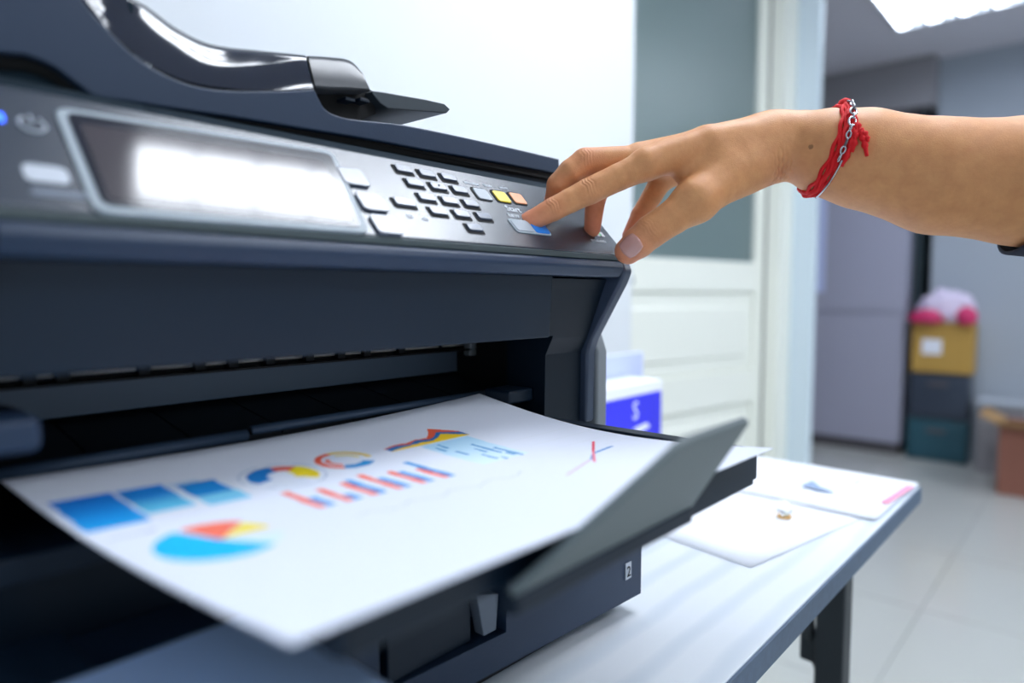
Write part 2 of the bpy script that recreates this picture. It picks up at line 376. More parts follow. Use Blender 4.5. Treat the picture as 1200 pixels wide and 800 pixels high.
# papers on the table
def flat_sheet(name, c0, c1, c2, L, W, z, label, m=None, cat='paper'):
    c0 = at(*c0, z=TZ+z); e1 = (at(*c1, z=TZ+z)-c0).normalized(); e2 = Vector((-e1.y, e1.x, 0))
    if e2.dot(at(*c2, z=TZ+z)-c0) < 0: e2 = -e2
    bm = bmesh.new(); n = 6
    gv = [[bm.verts.new(c0+e1*(L*i/n)+e2*(W*j/n)+Vector((0, 0, .0012*math.sin(i*1.3+j*.7)**2 if 0 < i < n else 0))) for j in range(n+1)] for i in range(n+1)]
    for i in range(n):
        for j in range(n): bm.faces.new((gv[i][j], gv[i+1][j], gv[i+1][j+1], gv[i][j+1]))
    o = link(name, bm_to(bm, name), m or g['paper'], smooth=True)
    s = o.modifiers.new('solid', 'SOLIDIFY'); s.thickness = .0003; s.offset = 1
    return (tag(o, label, cat) if label else o), c0, e1, e2
s1, *_ = flat_sheet('paper_sheet', (880, 665), (1000, 612), (800, 635), .21, .30, .0006, 'blank white sheet lying askew in the middle of the table')
s2, q0, e1, e2 = flat_sheet('paper_sheet', (1077, 566), (1052, 587), (1000, 557), .19, .24, .0026, 'white sheet with a pink bar and blue drawing at the table corner')
def mark(name, pts, m, par, z=.0056):
    bm = bmesh.new(); vs_ = [bm.verts.new(at(*p, z=TZ+z)) for p in pts]; bm.faces.new(vs_)
    r = bmesh.ops.extrude_face_region(bm, geom=bm.faces[:]); bmesh.ops.translate(bm, vec=(0, 0, .0002), verts=[v for v in r['geom'] if isinstance(v, bmesh.types.BMVert)])
    return link(name, bm_to(bm, name), m, par)
mark('pink_bar', [(1032, 588), (1040, 590), (1072, 570), (1063, 568)], g['pink'], s2)
mark('blue_drawing', [(938, 569), (952, 562), (962, 570), (980, 577), (958, 574), (948, 571)], g['print_blue'], s2)
mark('grey_line', [(1000, 566), (1001, 567), (1010, 563), (1009, 562)], g['print_blue'], s2)
# little glass and gold stand
rp = at(919, 606, z=TZ+.002)
t = thing('glass_trinket', rp, 'tiny clear glass ball on a gold ring lying on the blank sheet', 'trinket')
bm = bmesh.new(); bmesh.ops.create_uvsphere(bm, u_segments=20, v_segments=14, radius=.0085, matrix=Matrix.Translation(rp+Vector((.0, .0, .0100))))
link('glass_ball', bm_to(bm, 'ball'), g['glass_ball'], t, smooth=True)
tube('gold_ring', [rp+Vector((.0062*math.cos(k*PI/10), .0062*math.sin(k*PI/10), .0018)) for k in range(20)], .0015, g['gold'], t, closed=True)
# blue package behind the printer
pb = at(744, 527, z=TZ); px0, px1 = at(700, 500, y=pb.y).x, at(775, 500, y=pb.y).x
t = thing('paper_package', V((px0+px1)/2, pb.y+.03, TZ), 'blue and white boxed package standing on the table behind the printer', 'box')
ztop = at(744, 450, y=pb.y).z-EYE; zb = at(744, 464, y=pb.y).z-EYE
boxes('carton', [((px0, pb.y, TZ), (px1, pb.y+.06, zb))], g['box_blue'], t, bevel=.002)
boxes('white_top', [((px0, pb.y, zb), (px1, pb.y+.06, ztop))], g['box_white'], t, bevel=.002)
text('white_lettering', 'S', .040, at(741, 492, y=pb.y-.0012), Vector((1, 0, 0)), Vector((0, 0, 1)), g['box_white'], t)
bm = bmesh.new(); vv = [bm.verts.new(at(*q, y=pb.y-.001)) for q in ((742, 502), (748, 508), (762, 499), (758, 495))]; bm.faces.new(vv)
link('white_flash', bm_to(bm, 'f'), g['box_white'], t)
tag(boxes('card_folder', [((px0+.002, pb.y+.066, TZ), (at(752, 440, y=pb.y+.068).x, pb.y+.078, at(744, 413, y=pb.y+.07).z-EYE))], g['lilac_card'], bevel=.001), 'pale lilac card folder standing upright behind the blue package', 'folder')
# ---------------------------------------------------------------- printer
pr = thing('printer', V(.21, .5, TZ), 'large dark blue grey multifunction printer on the white table', 'printer')
XL, XR = -.01, .44
boxes('body', [((XL, .445, -.225), (XR-.002, .74, .095)), ((XL, .335, -.20), (XR-.002, .445, -.1)), ((XL, .345, .03), (XR-.002, .445, .095)), ((XL, .32, -.1), (.045, .445, .08)), ((.405, .335, -.1), (XR-.002, .445, .03))], g['plastic_dark'], pr, bevel=.002)
prism('foot_base', [(XL+.01, .300), (.29, .2800), (XR-.009, .2756), (XR-.009, .72), (XL+.01, .72)], -.24, -.2272, g['plastic_black'], pr, axis='z', bevel=.001)
prism('side_panel', [(.300, -.235), (.300, -.045), (.312, -.012), (.335, .012), (.74, .012), (.74, -.235)], XR+.0005, XR+.0155, g['grey_strip'], pr, bevel=.003)
# right cheek with protruding rim, left cheek the same
def cheek(x0, x1):
    prism('side_cheek', [(.2727, .0285), (.268, .017), (.272, .008), (.297, -.034), (.301, -.045), (.302, -.10), (.36, -.10), (.36, .084), (.32, .0795)], x0, x1, g['rim'], pr, bevel=.0025, seg=3)
cheek(.4285, XR); cheek(.042, .0535)
bm = bmesh.new()
add_prism(bm, [(.284, .011), (.287, .004), (.3001, -.0297), (.345, -.0297), (.345, .012)], .355, .384)
add_prism(bm, [(.284, .011), (.287, .004), (.301, -.032), (.307, -.044), (.308, -.10), (.345, -.10), (.345, .012)], .384, .4285)
bmesh.ops.remove_doubles(bm, verts=bm.verts, dist=1e-6)
link('pillar', bm_to(bm, 'pillar'), g['pillar_dark'], pr)
# front cover
bm = bmesh.new()
fp = [(.282, .013, .3605), (.2895, -.0297, .3668), (.2975, -.0297, .3668), (.292, .013, .3605)]
L_ = [bm.verts.new(V(.0535, y, z)) for y, z, x in fp]; R2 = [bm.verts.new(V(x, y, z)) for y, z, x in fp]
for i in range(4): bm.faces.new((L_[i], L_[(i+1) % 4], R2[(i+1) % 4], R2[i]))
bm.faces.new(L_[::-1]); bm.faces.new(R2)
link('front_cover', bm_to(bm, 'front_cover'), g['plastic_dark'], pr, bevel=.0012)
# brow below the panel
prism('brow', [(.2735, .0245), (.270, .0235), (.2685, .019), (.2725, .0125), (.30, .0125), (.30, .03), (.28, .03)], .0535, .4285, g['plastic'], pr, bevel=.0015, seg=3)
prism('gloss_strip', [(.2728, .0287), (.2725, .0248), (.28, .0248), (.28, .0287)], .0535, .4385, mat('strip_grey', (66, 78, 80), .35), pr, bevel=.0006)
# ---- control panel
O_ = V(0, .2727, .029); ES = Vector((0, .677, .736)); EX = Vector((1, 0, 0)); EN = Vector((0, -.736, .677))
def P(x, s, n=0): return O_+EX*x+ES*s+EN*n
cp = prism('control_panel', [(.2727, .029), (.3195, .0799), (.326, .074), (.279, .024)], .0535, .4385, g['panel_satin'], pr, bevel=.0012)
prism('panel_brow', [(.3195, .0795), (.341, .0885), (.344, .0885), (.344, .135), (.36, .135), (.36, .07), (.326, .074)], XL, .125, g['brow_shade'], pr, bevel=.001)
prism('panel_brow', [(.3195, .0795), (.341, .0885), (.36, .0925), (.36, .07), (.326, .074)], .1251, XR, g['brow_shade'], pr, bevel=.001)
prism('gap_strip', [(.3415, .0925), (.3415, .104), (.5, .104), (.5, .0925)], .13, XR-.004, g['gap'], pr, bevel=0)
def pad(name, corners, n0, n1, m, parent, r=.0012, bevel=.0004, seg=3):
    """rounded slab on the sloping panel; corners in panel (x, s)"""
    pts = []
    K = len(corners)
    for i in range(K):
        p, a, b = Vector(corners[i]), Vector(corners[i-1]), Vector(corners[(i+1) % K])
        da, db = (a-p).normalized(), (b-p).normalized()
        p0, p2 = p+da*r, p+db*r
        for k in range(seg+1):
            u = k/seg; pts.append(p0*(1-u)**2+p*2*u*(1-u)+p2*u*u)
    bm = bmesh.new()
    A = [bm.verts.new(P(q.x, q.y, n0)) for q in pts]; B = [bm.verts.new(P(q.x, q.y, n1)) for q in pts]
    n = len(pts)
    for i in range(n): bm.faces.new((A[i], A[(i+1) % n], B[(i+1) % n], B[i]))
    bm.faces.new(A[::-1]); bm.faces.new(B)
    return link(name, bm_to(bm, name), m, parent, bevel=bevel)
def rect(x, s, w_, h, sk=0): return [(x-w_/2, s-h/2), (x+w_/2, s-h/2), (x+w_/2+sk, s+h/2), (x-w_/2+sk, s+h/2)]
pad('display_frame', [(.083, -.0005), (.2035, .0004), (.2115, .0635), (.0825, .0595)], -.001, .0012, g['silver'], cp, r=.006)
pad('display_glass', [(.0865, .0032), (.1995, .0035), (.2080, .0600), (.086, .0562)], .0003, .00165, g['screen_border'], cp, r=.004, bevel=.0001)
pad('display_screen', [(.0895, .0062), (.196, .006), (.2000, .0525), (.0895, .0500)], .001, .00185, g['screen'], cp, r=.001, bevel=0)
for (x, s) in ((.2125, .0435), (.2148, .0245), (.2150, .0076)):
    pad('touch_key', rect(x+.002, s, .0165, .0135), -.001, .0018, g['key_face'], cp, r=.003)
keys = [(.2568, .0585), (.2746, .0582), (.2925, .0582), (.2585, .0469), (.2768, .0470), (.2948, .0471), (.2604, .0349), (.2783, .0349), (.2964, .0350), (.2622, .0236), (.2811, .0238), (.3002, .0242), (.2841, .0126)]
def key(x, s, w_=.0128, h=.0064):
    k = pad('key_well', rect(x+.0000, s, w_+.0018, h+.0022), -.001, .0003, g['gap'], cp, r=.0016, bevel=0)
    pad('key', rect(x+.0004, s+.0006, w_-.001, h-.0006), -.001, .0016, g['key_face'], cp, r=.0014, bevel=.0004)
for x, s in keys: key(x, s)
key(.2400, .0276, .0150, .0064)
pad('key_dot', rect(.2772, .0476, .0012, .001), .001, .0021, g['gap'], cp, r=.0004, bevel=0)
for (x, s, mn, lb) in ((.3148, .0474, 'grey_key', 'grey stop key'), (.3335, .0480, 'yellow_key', 'yellow key'), (.3507, .0489, 'salmon_key', 'salmon orange key')):
    pad('key_well', rect(x, s, .0145, .0125), -.001, .0004, g['gap'], cp, r=.0026, bevel=0)
    k = pad('key', rect(x+.0005, s-.0002, .0128, .0105), -.001, .0011, g[mn], cp, r=.0022); k['label'] = lb
# start pair in a pale outline
pad('start_frame', [(.3235, .0135), (.3595, .0135), (.3595, .0262), (.3225, .0262)], -.001, .0007, g['silver'], cp, r=.003)
k = pad('start_key', [(.3248, .0147), (.3420, .0147), (.3420, .0250), (.3240, .0250)], -.001, .0012, g['grey_key'], cp, r=.0022); k['label'] = 'grey start key under the fingertip'
k = pad('start_key', [(.3432, .0147), (.3583, .0147), (.3583, .0250), (.3432, .0250)], -.001, .0012, g['blue_key'], cp, r=.0022); k['label'] = 'blue start key'
def ptext(s, x, y, size, m='print_grey'): return text('lettering', s, size, P(x, y, .0002), EX, ES, g[m], cp)
ptext('Start', .3300, .0345, .0074, 'mark_white'); ptext('B&W', .3272, .0283, .0050, 'mark_white')
def smudge(x, y, wd, hh, seed):                                     # words too small to read in the photograph
    rr = random.Random(seed); bm = bmesh.new(); cx_ = x
    while cx_ < x+wd:
        w1 = rr.uniform(.0005, .0011); h1 = hh*rr.uniform(.6, 1)
        vs2 = [bm.verts.new(P(cx_+a_*w1, y+b_*h1, n_)) for n_ in (0, .0003) for a_, b_ in ((0, 0), (1, 0), (1, 1), (0, 1))]
        for f in ((0, 1, 2, 3), (7, 6, 5, 4), (0, 4, 5, 1), (1, 5, 6, 2), (2, 6, 7, 3), (3, 7, 4, 0)): bm.faces.new([vs2[i] for i in f])
        cx_ += w1+rr.uniform(.0003, .0005)
    link('lettering', bm_to(bm, 'lettering'), g['print_grey'], cp)
smudge(.3060, .0563, .013, .0022, 1); smudge(.3240, .0570, .008, .0022, 2); smudge(.3400, .0575, .008, .0022, 3)
smudge(.382, .0365, .012, .0034, 4); smudge(.4050, .0125, .018, .0024, 5); smudge(.2370, .0165, .003, .003, 6); smudge(.2470, .0155, .003, .003, 7)
for i in range(2): pad('logo_mark', rect(.420+i*.006, .0215, .0042, .0052), 0, .0003, g['print_grey'], cp, r=.0006, bevel=0)
k = pad('logo_mark', rect(.4230, .0212, .0024, .003), 0, .00045, mat('green', (60, 190, 110), .5), cp, r=.0006, bevel=0); k['label'] = 'green logo mark'
pad('printed_emblem', rect(.0725, .0185, .014, .009), 0, .0003, g['print_grey'], cp, r=.003, bevel=0)
pad('printed_emblem', rect(.0745, .0085, .017, .003), 0, .0003, mat('print_dim', (110, 120, 135), .5), cp, r=.001, bevel=0)
bm = bmesh.new(); add_tube(bm, [P(.0735+.0042*math.cos(k*PI/10+2.2), .0462+.0042*math.sin(k*PI/10+2.2), .0004) for k in range(17)], .0005, 6)
add_tube(bm, [P(.0735, .0465, .0004), P(.0735, .0515, .0004)], .0005, 6); link('power_symbol', bm_to(bm, 'ps'), g['print_grey'], cp)
pad('power_light', rect(.0637, .0475, .0024, .004), 0, .0006, g['blue_led'], cp, r=.0006, bevel=0)
# ---- scanner lid, feeder
def row(pxs, y): return [at(a, b, y=y) for a, b in pxs]
lo = [(-330, 15), (-150, 42), (0, 62), (30, 65), (62, 78), (88, 97), (112, 113), (150, 119), (200, 127), (270, 137), (350, 150), (430, 163), (500, 176), (575, 189), (652, 203)]
up = [(-330, -480), (-150, -330), (20, -150), (50, -90), (78, -40), (98, 0), (125, 32), (160, 66), (200, 90), (250, 104), (320, 106), (369, 104), (372, 104), (376, 120), (655, 186)]
# lower edge resampled so that the front skin is a clean grid
def resample(pl, n):
    L = [0]
    for i in range(1, len(pl)): L.append(L[-1]+math.dist(pl[i], pl[i-1]))
    out = []
    for k in range(n):
        t = L[-1]*k/(n-1); i = 1
        while i < len(L)-1 and L[i] < t: i += 1
        u = (t-L[i-1])/max(1e-9, L[i]-L[i-1]); out.append((pl[i-1][0]+(pl[i][0]-pl[i-1][0])*u, pl[i-1][1]+(pl[i][1]-pl[i-1][1])*u))
    return out
def sm(pl, k=6):
    return [(p.x, p.y) for p in spline([Vector((a, b, 0)) for a, b in pl], k)]
YF = .338
lo3 = [(v.x, v.z-EYE) for v in row(sm(lo), YF)]
top_r = sm([(655, 186), (560, 164), (473, 146), (420, 140), (398, 136), (382, 128), (374, 115), (369, 104)], 4)
top_l = sm([(369, 104), (320, 106), (250, 104), (200, 90), (160, 66), (125, 32), (98, 0), (78, -40), (50, -100), (20, -170)], 5)[1:]
up3 = [(v.x, v.z-EYE) for v in row(top_r+top_l, YF)]
x_last, z_last = up3[-1]
up3 += [(x_last-.03, z_last+.004), (XL, z_last+.004)]
lo3 = [(XL, lo3[0][1] if lo3[0][0] > XL else .13)]+[p for p in lo3 if p[0] > XL]
ga = row(sm(lo), .3425)
gs = [p-Vector((0, 0, .0062)) for p in ga]; gt = [p+Vector((0, 0, .001)) for p in ga]
loft('lid_shadow_band', [[p+Vector((0, .01, 0)) for p in gs], gs, gt], g['gap'], pr)  # black band that paints the shadow under the lid edge
lid = prism('scanner_lid', lo3+[(XR, up3[0][1]-.013)]+[(XR, up3[0][1])]+[p for p in up3[1:]], YF, .70, g['plastic'], pr, axis='y', bevel=.0018, seg=3)
# glossy feeder cover: leans back from the lid's curved shoulder
gl = [(20, -178), (50, -108), (78, -46), (98, -5), (112, 14), (130, 38), (160, 64), (195, 86), (235, 99), (290, 105), (330, 105), (367, 103)]
gu = [(60, -178), (95, -108), (120, -56), (145, -14), (158, 0), (175, 10), (203, 31), (235, 48), (262, 55), (300, 59), (330, 62), (358, 65)]
def lean_rows(pl, pu, ys, tilt0, dt, nv=8):
    lo_r = row(pl, ys); rows = [lo_r]; n = len(pl)
    for k in range(1, nv+1):
        v_ = k/nv; r_ = []
        for i in range(n):
            tl = math.radians(tilt0(pl[i][0])+dt*(v_-.5/nv)); a, b = pl[i], pu[i]
            px_, py_ = a[0]+(b[0]-a[0])*v_, a[1]+(b[1]-a[1])*v_
            prev = rows[-1][i]; q = at(px_, py_, y=prev.y); dy = math.tan(tl)*max(0, q.z-prev.z)
            r_.append(at(px_, py_, y=prev.y+dy))
        rows.append(r_)
    return rows
rws = lean_rows(sm(gl, 5), sm(gu, 5), .3385, lambda p: 24-12*min(1, max(0, (p-110)/240)), 24)
GL, GU = rws[0], rws[-1]
back = [p+Vector((0, .25, 0)) for p in GU]
fc = loft('feeder_cover', rws+[back], g['gloss'], pr)
GM = rws[4]
bm = bmesh.new()   # close the cover's right end
vs_ = [bm.verts.new(p) for p in (GL[-1], GM[-1], GU[-1], back[-1], back[-1]-Vector((0, 0, .03)), GL[-1]+Vector((0, .28, 0)))]
bm.faces.new(vs_); link('feeder_cover_end', bm_to(bm, 'e'), g['gloss'], pr)
# end cap
cl = sm([(370, 103.5), (385, 105), (410, 105.5), (434, 106)], 4); cu_ = sm([(361, 65.5), (385, 67), (410, 71), (425, 86)], 4)
crw = lean_rows(cl, cu_, .3385, lambda p: 12, 34)
CL, CM, CU_ = crw[0], crw[4], crw[-1]
bk = [p+Vector((0, .25, 0)) for p in CU_]; bk2 = [p+Vector((0, .28, 0)) for p in CL]
loft('feeder_cap', [bk2]+crw+[bk], mat('cap_dark', (24, 32, 40), .34), pr)
bm = bmesh.new(); bm.faces.new([bm.verts.new(p) for p in (CL[-1], CM[-1], CU_[-1], bk[-1], bk2[-1])]); link('feeder_cap_end', bm_to(bm, 'e'), g['plastic_black'], pr)
# dark paper mouth under the cap
mo = [at(a, b, y=.348) for a, b in ((371, 103), (376, 122), (392, 134), (425, 140), (445, 132), (440, 104))]
prism('feeder_mouth', [(v.x, v.z-EYE) for v in mo], .352, .62, g['gap'], pr, axis='y', bevel=0)
for a, b in ((398, 113), (415, 114)):
    q = at(a, b, y=.349); boxes('guide_rib', [((q.x, .343, q.z-EYE-.003), (q.x+.007, .353, q.z-EYE-.001))], g['plastic_dark'], pr, bevel=.0004)
# feeder tray
ft = [at(a, b, y=.345) for a, b in ((436, 106), (446, 107), (500, 116.5), (521, 121.5), (528, 128), (524, 132.5), (490, 130), (455, 127), (446, 121), (436, 109))]
prism('feeder_tray', [(v.x, v.z-EYE) for v in ft], .345, .46, g['flap_grey'] if False else mat('tray_dark', (58, 66, 72), .35), pr, axis='y', bevel=.0012)
# ---- paper exit
RY = .40; RZ = -.0405
boxes('roller_rail', [((.046, RY+.001, RZ-.0045), (.405, RY+.006, RZ+.006)), ((.046, RY-.012, RZ-.0048), (.405, RY+.001, RZ-.0035))], g['plastic_black'], pr, bevel=.0004)
for a, b in ((-20, 24), (37, 63), (76, 159), (171, 225), (235, 264), (274, 307), (317, 353), (363, 391), (399, 421), (429, 463), (470, 512), (518, 542)):
    xa, xb = at(a, 430, y=RY).x, at(b, 430, y=RY).x
    tube('roller', [(xa, RY-.001, EYE+RZ-.0004), (xb, RY-.001, EYE+RZ-.0004)], .00125, g['roller_white'], pr, n=8)
for a in (30, 69, 165, 230, 269, 312, 358, 395, 425, 466):
    xa = at(a, 430, y=RY).x; boxes('roller_bracket', [((xa-.003, RY-.006, RZ-.0055), (xa+.003, RY+.002, RZ+.002))], g['plastic_black'], pr, bevel=.0004)
q = at(553, 408, y=.39); boxes('exit_lever', [((q.x-.004, .388, q.z-EYE-.006), (q.x+.004, .396, q.z-EYE+.006))], g['grey_strip'], pr, bevel=.0015)
boxes('exit_plate', [((.046, .415, -.0655), (.405, .444, -.0465))], g['exit_grey'], pr, bevel=.001)
# recess beams inside
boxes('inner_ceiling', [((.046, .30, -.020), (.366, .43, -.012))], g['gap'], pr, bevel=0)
boxes('inner_wall', [((.398, .322, -.1), (.405, .445, .0))], g['plastic_black'], pr, bevel=.0005)
q1, q2, q3, q4 = [at(a, b, x=.3975) for a, b in ((615, 396), (616, 432), (601, 444), (600, 462))]
tube('guide_edge', [q1, q2, q3, q4], .0007, g['grey_strip'], pr, n=6)
# inner floor in separate plates
def quadprism(name, x0, x1, ya, za, yb, zb_, th, m, par=pr, bevel=.0006): return prism(name, [(ya, za), (yb, zb_), (yb, zb_-th), (ya, za-th)], x0, x1, m, par, bevel=bevel)
n = 7
for i in range(n):
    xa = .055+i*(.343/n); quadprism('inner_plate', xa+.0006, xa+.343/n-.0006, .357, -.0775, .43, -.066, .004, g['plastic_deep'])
# output tray
tr = boxes('output_tray', [((.100, .152, -.099), (.374, .345, -.0945))], g['plastic_dark'], pr, bevel=.001)
boxes('tray_rim', [((.374, .150, -.108), (.387, .350, -.0895))], g['plastic_dark'], tr, bevel=.0015)
boxes('tray_front_lip', [((.100, .147, -.0975), (.283, .1535, -.0855))], g['plastic_dark'], tr, bevel=.001)
boxes('tray_front_lip', [((.283, .147, -.108), (.374, .1535, -.0895))], g['plastic_dark'], tr, bevel=.001)
xs_ = at(295, 510, y=.35).x
for (xa, xb, dz, rr_) in ((.055, xs_-.002, 0, .0032), (xs_+.001, .372, .002, .0028)):
    tube('tray_back_bar', [(xa, .352, EYE-.0770+dz), (xb, .352, EYE-.0770+dz)], rr_, g['bar_grey'], tr, n=12)
q = at(20, 512, y=.30)
boxes('tray_arm', [((.030, .285, -.0565), (at(47, 512, y=.29).x, .33, -.0435))], g['plastic'], pr, bevel=.003)
boxes('slot_shelf', [((.357, .318, -.079), (.3838, .344, -.069))], g['plastic_dark'], pr, bevel=.002)
# tray flap raised towards the viewer
A, B_, Cc, D = V(.2836, .1126, -.0535), V(.2226, .1126, -.0535), V(.155, .14, -.098), V(.2835, .14, -.098)
bm = bmesh.new(); nn = (B_-A).cross(Cc-A).normalized()
if nn.y < 0: nn = -nn
ra = [A+(D-A)*.05, A+(B_-A)*.06, A+(B_-A)*.97, B_+(Cc-B_)*.03, B_+(Cc-B_)*.5+Vector((.002, 0, 0)), Cc+(B_-Cc)*.04, Cc+(D-Cc)*.03, D]
f0 = [bm.verts.new(p) for p in ra]; f1 = [bm.verts.new(p+nn*.0032) for p in ra]
for i in range(len(ra)): j = (i+1) % len(ra); bm.faces.new((f0[i], f0[j], f1[j], f1[i]))
bm.faces.new(f0); bm.faces.new(f1[::-1])
link('tray_flap', bm_to(bm, 'flap'), g['flap_grey'], tr, bevel=.0009)
prism('flap_hinge', [(.139, -.097), (.139, -.1045), (.1475, -.1065), (.1475, -.0975)], .160, .283, g['plastic_dark'], tr, bevel=.0012)
# ---- cassette and lower front
ca = thing('cassette_placeholder', V(0, 0, 0), 'x', 'x'); bpy.data.objects.remove(ca)
def yfront(x): return CY0+(XR-x)*CSL          # the cassette front bows away towards its middle
CY0, CSL = .2572, .065
bm = bmesh.new()
def slab(x0, x1, z0, z1, back=.334, off=0):
    add_prism(bm, [(x0, yfront(x0)+off), (x1, yfront(x1)+off), (x1, back), (x0, back)], z0, z1, 'z')
slab(.296, XR-.001, -.227, -.150); slab(.205, .296, -.227, -.2055); slab(.05, .205, -.227, -.150); slab(.205, .296, -.2055, -.15, off=.03)
cas = link('paper_cassette', bm_to(bm, 'paper_cassette'), g['plastic'], pr)
xh0, xh1 = .212, .2735
ygp = yfront(.24)+.004
prism('grip_panel', [(xh0, -.2050), (xh1, -.2050), (xh1, -.183), (xh1-.003, -.1790), (xh0+.003, -.1655), (xh0, -.168)], ygp, ygp+.012, g['plastic_dark'], cas, axis='y', bevel=.0012)
prism('grip_tab', [(.2735, -.176), (.2925, -.181), (.2905, -.2030), (.2795, -.2030)], yfront(.28)+.002, yfront(.28)+.010, mat('tab_grey', (100, 110, 124), .4), cas, axis='y', bevel=.0008)
boxes('cassette_cover', [((.045, .165, -.136), (.135, .256, -.1285))], g['cassette_lit'], cas, bevel=.002)
boxes('cassette_end', [((.125, .169, -.20), (.134, .256, -.1365))], g['plastic_dark'], cas, bevel=.001)
boxes('cassette_catch', [((.045, .2565, -.1495), (.074, .30, -.129))], g['plastic_dark'], cas, bevel=.002)
boxes('lower_front', [((.0545, .302, -.109), (.36, .334, -.0985))], g['plastic_dark'], pr, bevel=.001)
# number plate '2'
q = at(735, 668, y=.259)
boxes('number_plate', [((q.x-.0038, .2576, q.z-EYE-.0062), (q.x+.0038, .2592, q.z-EYE+.0062))], g['print_grey'], cas, bevel=.0003)
text('number', '2', .0115, Vector((q.x-.0031, .2573, q.z-.0041)), Vector((1, 0, 0)), Vector((0, 0, 1)), g['gap'], cas)
# ---------------------------------------------------------------- printed sheet
SX0, SX1, SY0, SY1 = .068, .365, .135, .345
NU, NV = 396, 280
u = np.linspace(0, 1, NU+1); v = np.linspace(0, 1, NV+1); UU, VV = np.meshgrid(u, v, indexing='ij')
T = 1-VV
zb_ = (-.078*(1-UU)-.073*UU)*(1-T)+(-.0775*(1-UU)-.083*UU)*T
zs_ = zb_-(.004*(1-UU)+.0095*UU)*np.sin(PI*T)-.0036*np.sin(PI*UU)*(1-T)**1.5
GX = .0663+UU*.2885+.0095*T; GY = SY0-.002+VV*(SY1-SY0+.003)
co = np.stack([GX, GY, zs_+EYE], -1).reshape(-1, 3)
idx = np.arange((NU+1)*(NV+1)).reshape(NU+1, NV+1)
fc_ = np.stack([idx[:-1, :-1], idx[1:, :-1], idx[1:, 1:], idx[:-1, 1:]], -1).reshape(-1, 4)
U_, V_ = (GX-.068)*1000, (GY-.135)*1000
col = np.ones((NU+1, NV+1, 3))*np.array(srgb(226, 232, 245)[:3])
def paint(mask, c): col[mask] = np.array(srgb(*c)[:3])
def rc(a, b, c, d): return (U_ > a) & (U_ < b) & (V_ > c) & (V_ < d)
def grad(mask, c0, c1, v0, v1):
    t_ = np.clip((V_-v0)/(v1-v0), 0, 1)[..., None]
    full = np.array(srgb(*c0)[:3])*(1-t_)+np.array(srgb(*c1)[:3])*t_; col[mask] = full[mask]
grad(rc(4.5, 26, 125, 169), (0, 165, 240), (0, 125, 225), 125, 165)
grad(rc(27.5, 45.5, 132, 168), (95, 200, 240), (0, 135, 225), 140, 156)
paint(rc(49, 65.5, 142, 162), (0, 140, 220)); paint(rc(49, 66.5, 128, 142), (120, 205, 240)); paint(rc(46, 60, 162, 166), (190, 215, 240))
def polar(cx, cy): return np.hypot(U_-cx, V_-cy), np.degrees(np.arctan2(V_-cy, U_-cx)) % 360
R_, A_ = polar(33.5, 86)
paint((R_ < 20.5) & (A_ > 112) & (A_ < 300), (0, 190, 250)); paint((R_ < 21) & (A_ > 45) & (A_ < 106), (250, 120, 95)); paint((R_ < 19) & (A_ > 3) & (A_ < 43), (245, 225, 90))
paint((R_ < 20) & (A_ > 300) & (A_ < 340), (215, 235, 250))
R_, A_ = polar(92, 148)
paint((R_ < 19.6) & (R_ > 19), (150, 175, 205))
paint((R_ < 16) & (R_ > 7) & (A_ > 85) & (A_ < 200), (0, 125, 205)); paint((R_ < 15) & (R_ > 8) & (A_ > 40) & (A_ < 85), (235, 85, 60)); paint((R_ < 16) & (R_ > 5) & ((A_ < 40) | (A_ > 310)), (240, 215, 20))
paint((R_ < 15) & (R_ > 11) & (A_ > 220) & (A_ < 290), (215, 225, 238))
R_, A_ = polar(129, 153)
paint((R_ < 15) & (R_ > 11.5) & (A_ > 95) & (A_ < 240), (240, 95, 65)); paint((R_ < 15) & (R_ > 12) & ((A_ < 95) | (A_ > 350)), (238, 205, 50)); paint((R_ < 15) & (R_ > 9) & (A_ > 235) & (A_ < 318), (0, 140, 210))
paint((R_ < 10) & (R_ > 7.5) & (A_ > 140) & (A_ < 230), (240, 95, 65)); paint((R_ < 9.5) & (R_ > 7.5) & (A_ < 90), (245, 225, 110))
topc = np.interp(U_, [157, 166, 174, 182, 190, 196, 203, 209, 216], [157, 160, 159, 161, 160, 165, 174, 168, 160])
midc = np.interp(U_, [157, 166, 174, 182, 190, 196, 203, 209, 216], [156, 158, 156, 160, 157, 160, 166, 162, 158])
lowc = np.interp(U_, [157, 164, 174, 182, 190, 196, 203, 209, 216], [151, 153, 154, 155, 154, 157, 162, 157, 151.5])
inb = (U_ > 157) & (U_ < 216) & (V_ > 150.5)
paint(inb & (V_ < topc), (240, 95, 60)); paint(inb & (V_ < midc), (25, 110, 180)); paint(inb & (V_ < lowc), (248, 208, 20))
grad(rc(176, 213, 100, 149), (222, 240, 252), (170, 216, 242), 100, 149)
for a, b, c, d in ((201, 203.5, 112, 135), (206, 208.5, 100, 122), (196, 198, 118, 128), (190, 192, 104, 116), (184, 186, 120, 130), (180, 182, 133, 142), (185, 187, 137, 146), (194, 196, 100, 106), (203, 205, 103, 110)): paint(rc(a, b, c, d), (70, 150, 205))
BASE = 95
for k, (uu, h, cc) in enumerate(((79, 124.5, 0), (83.3, 110, 1), (92, 119, 0), (96.3, 105, 1), (105, 121, 0), (109.3, 123, 1), (118.5, 127, 0), (123, 116, 1), (132.5, 122, 0), (136.8, 118.5, 1), (146, 117, 0), (150, 130.5, 1))):
    paint(rc(uu-1.9, uu+1.9, BASE, h), (245, 105, 85) if cc == 0 else (10, 150, 220))
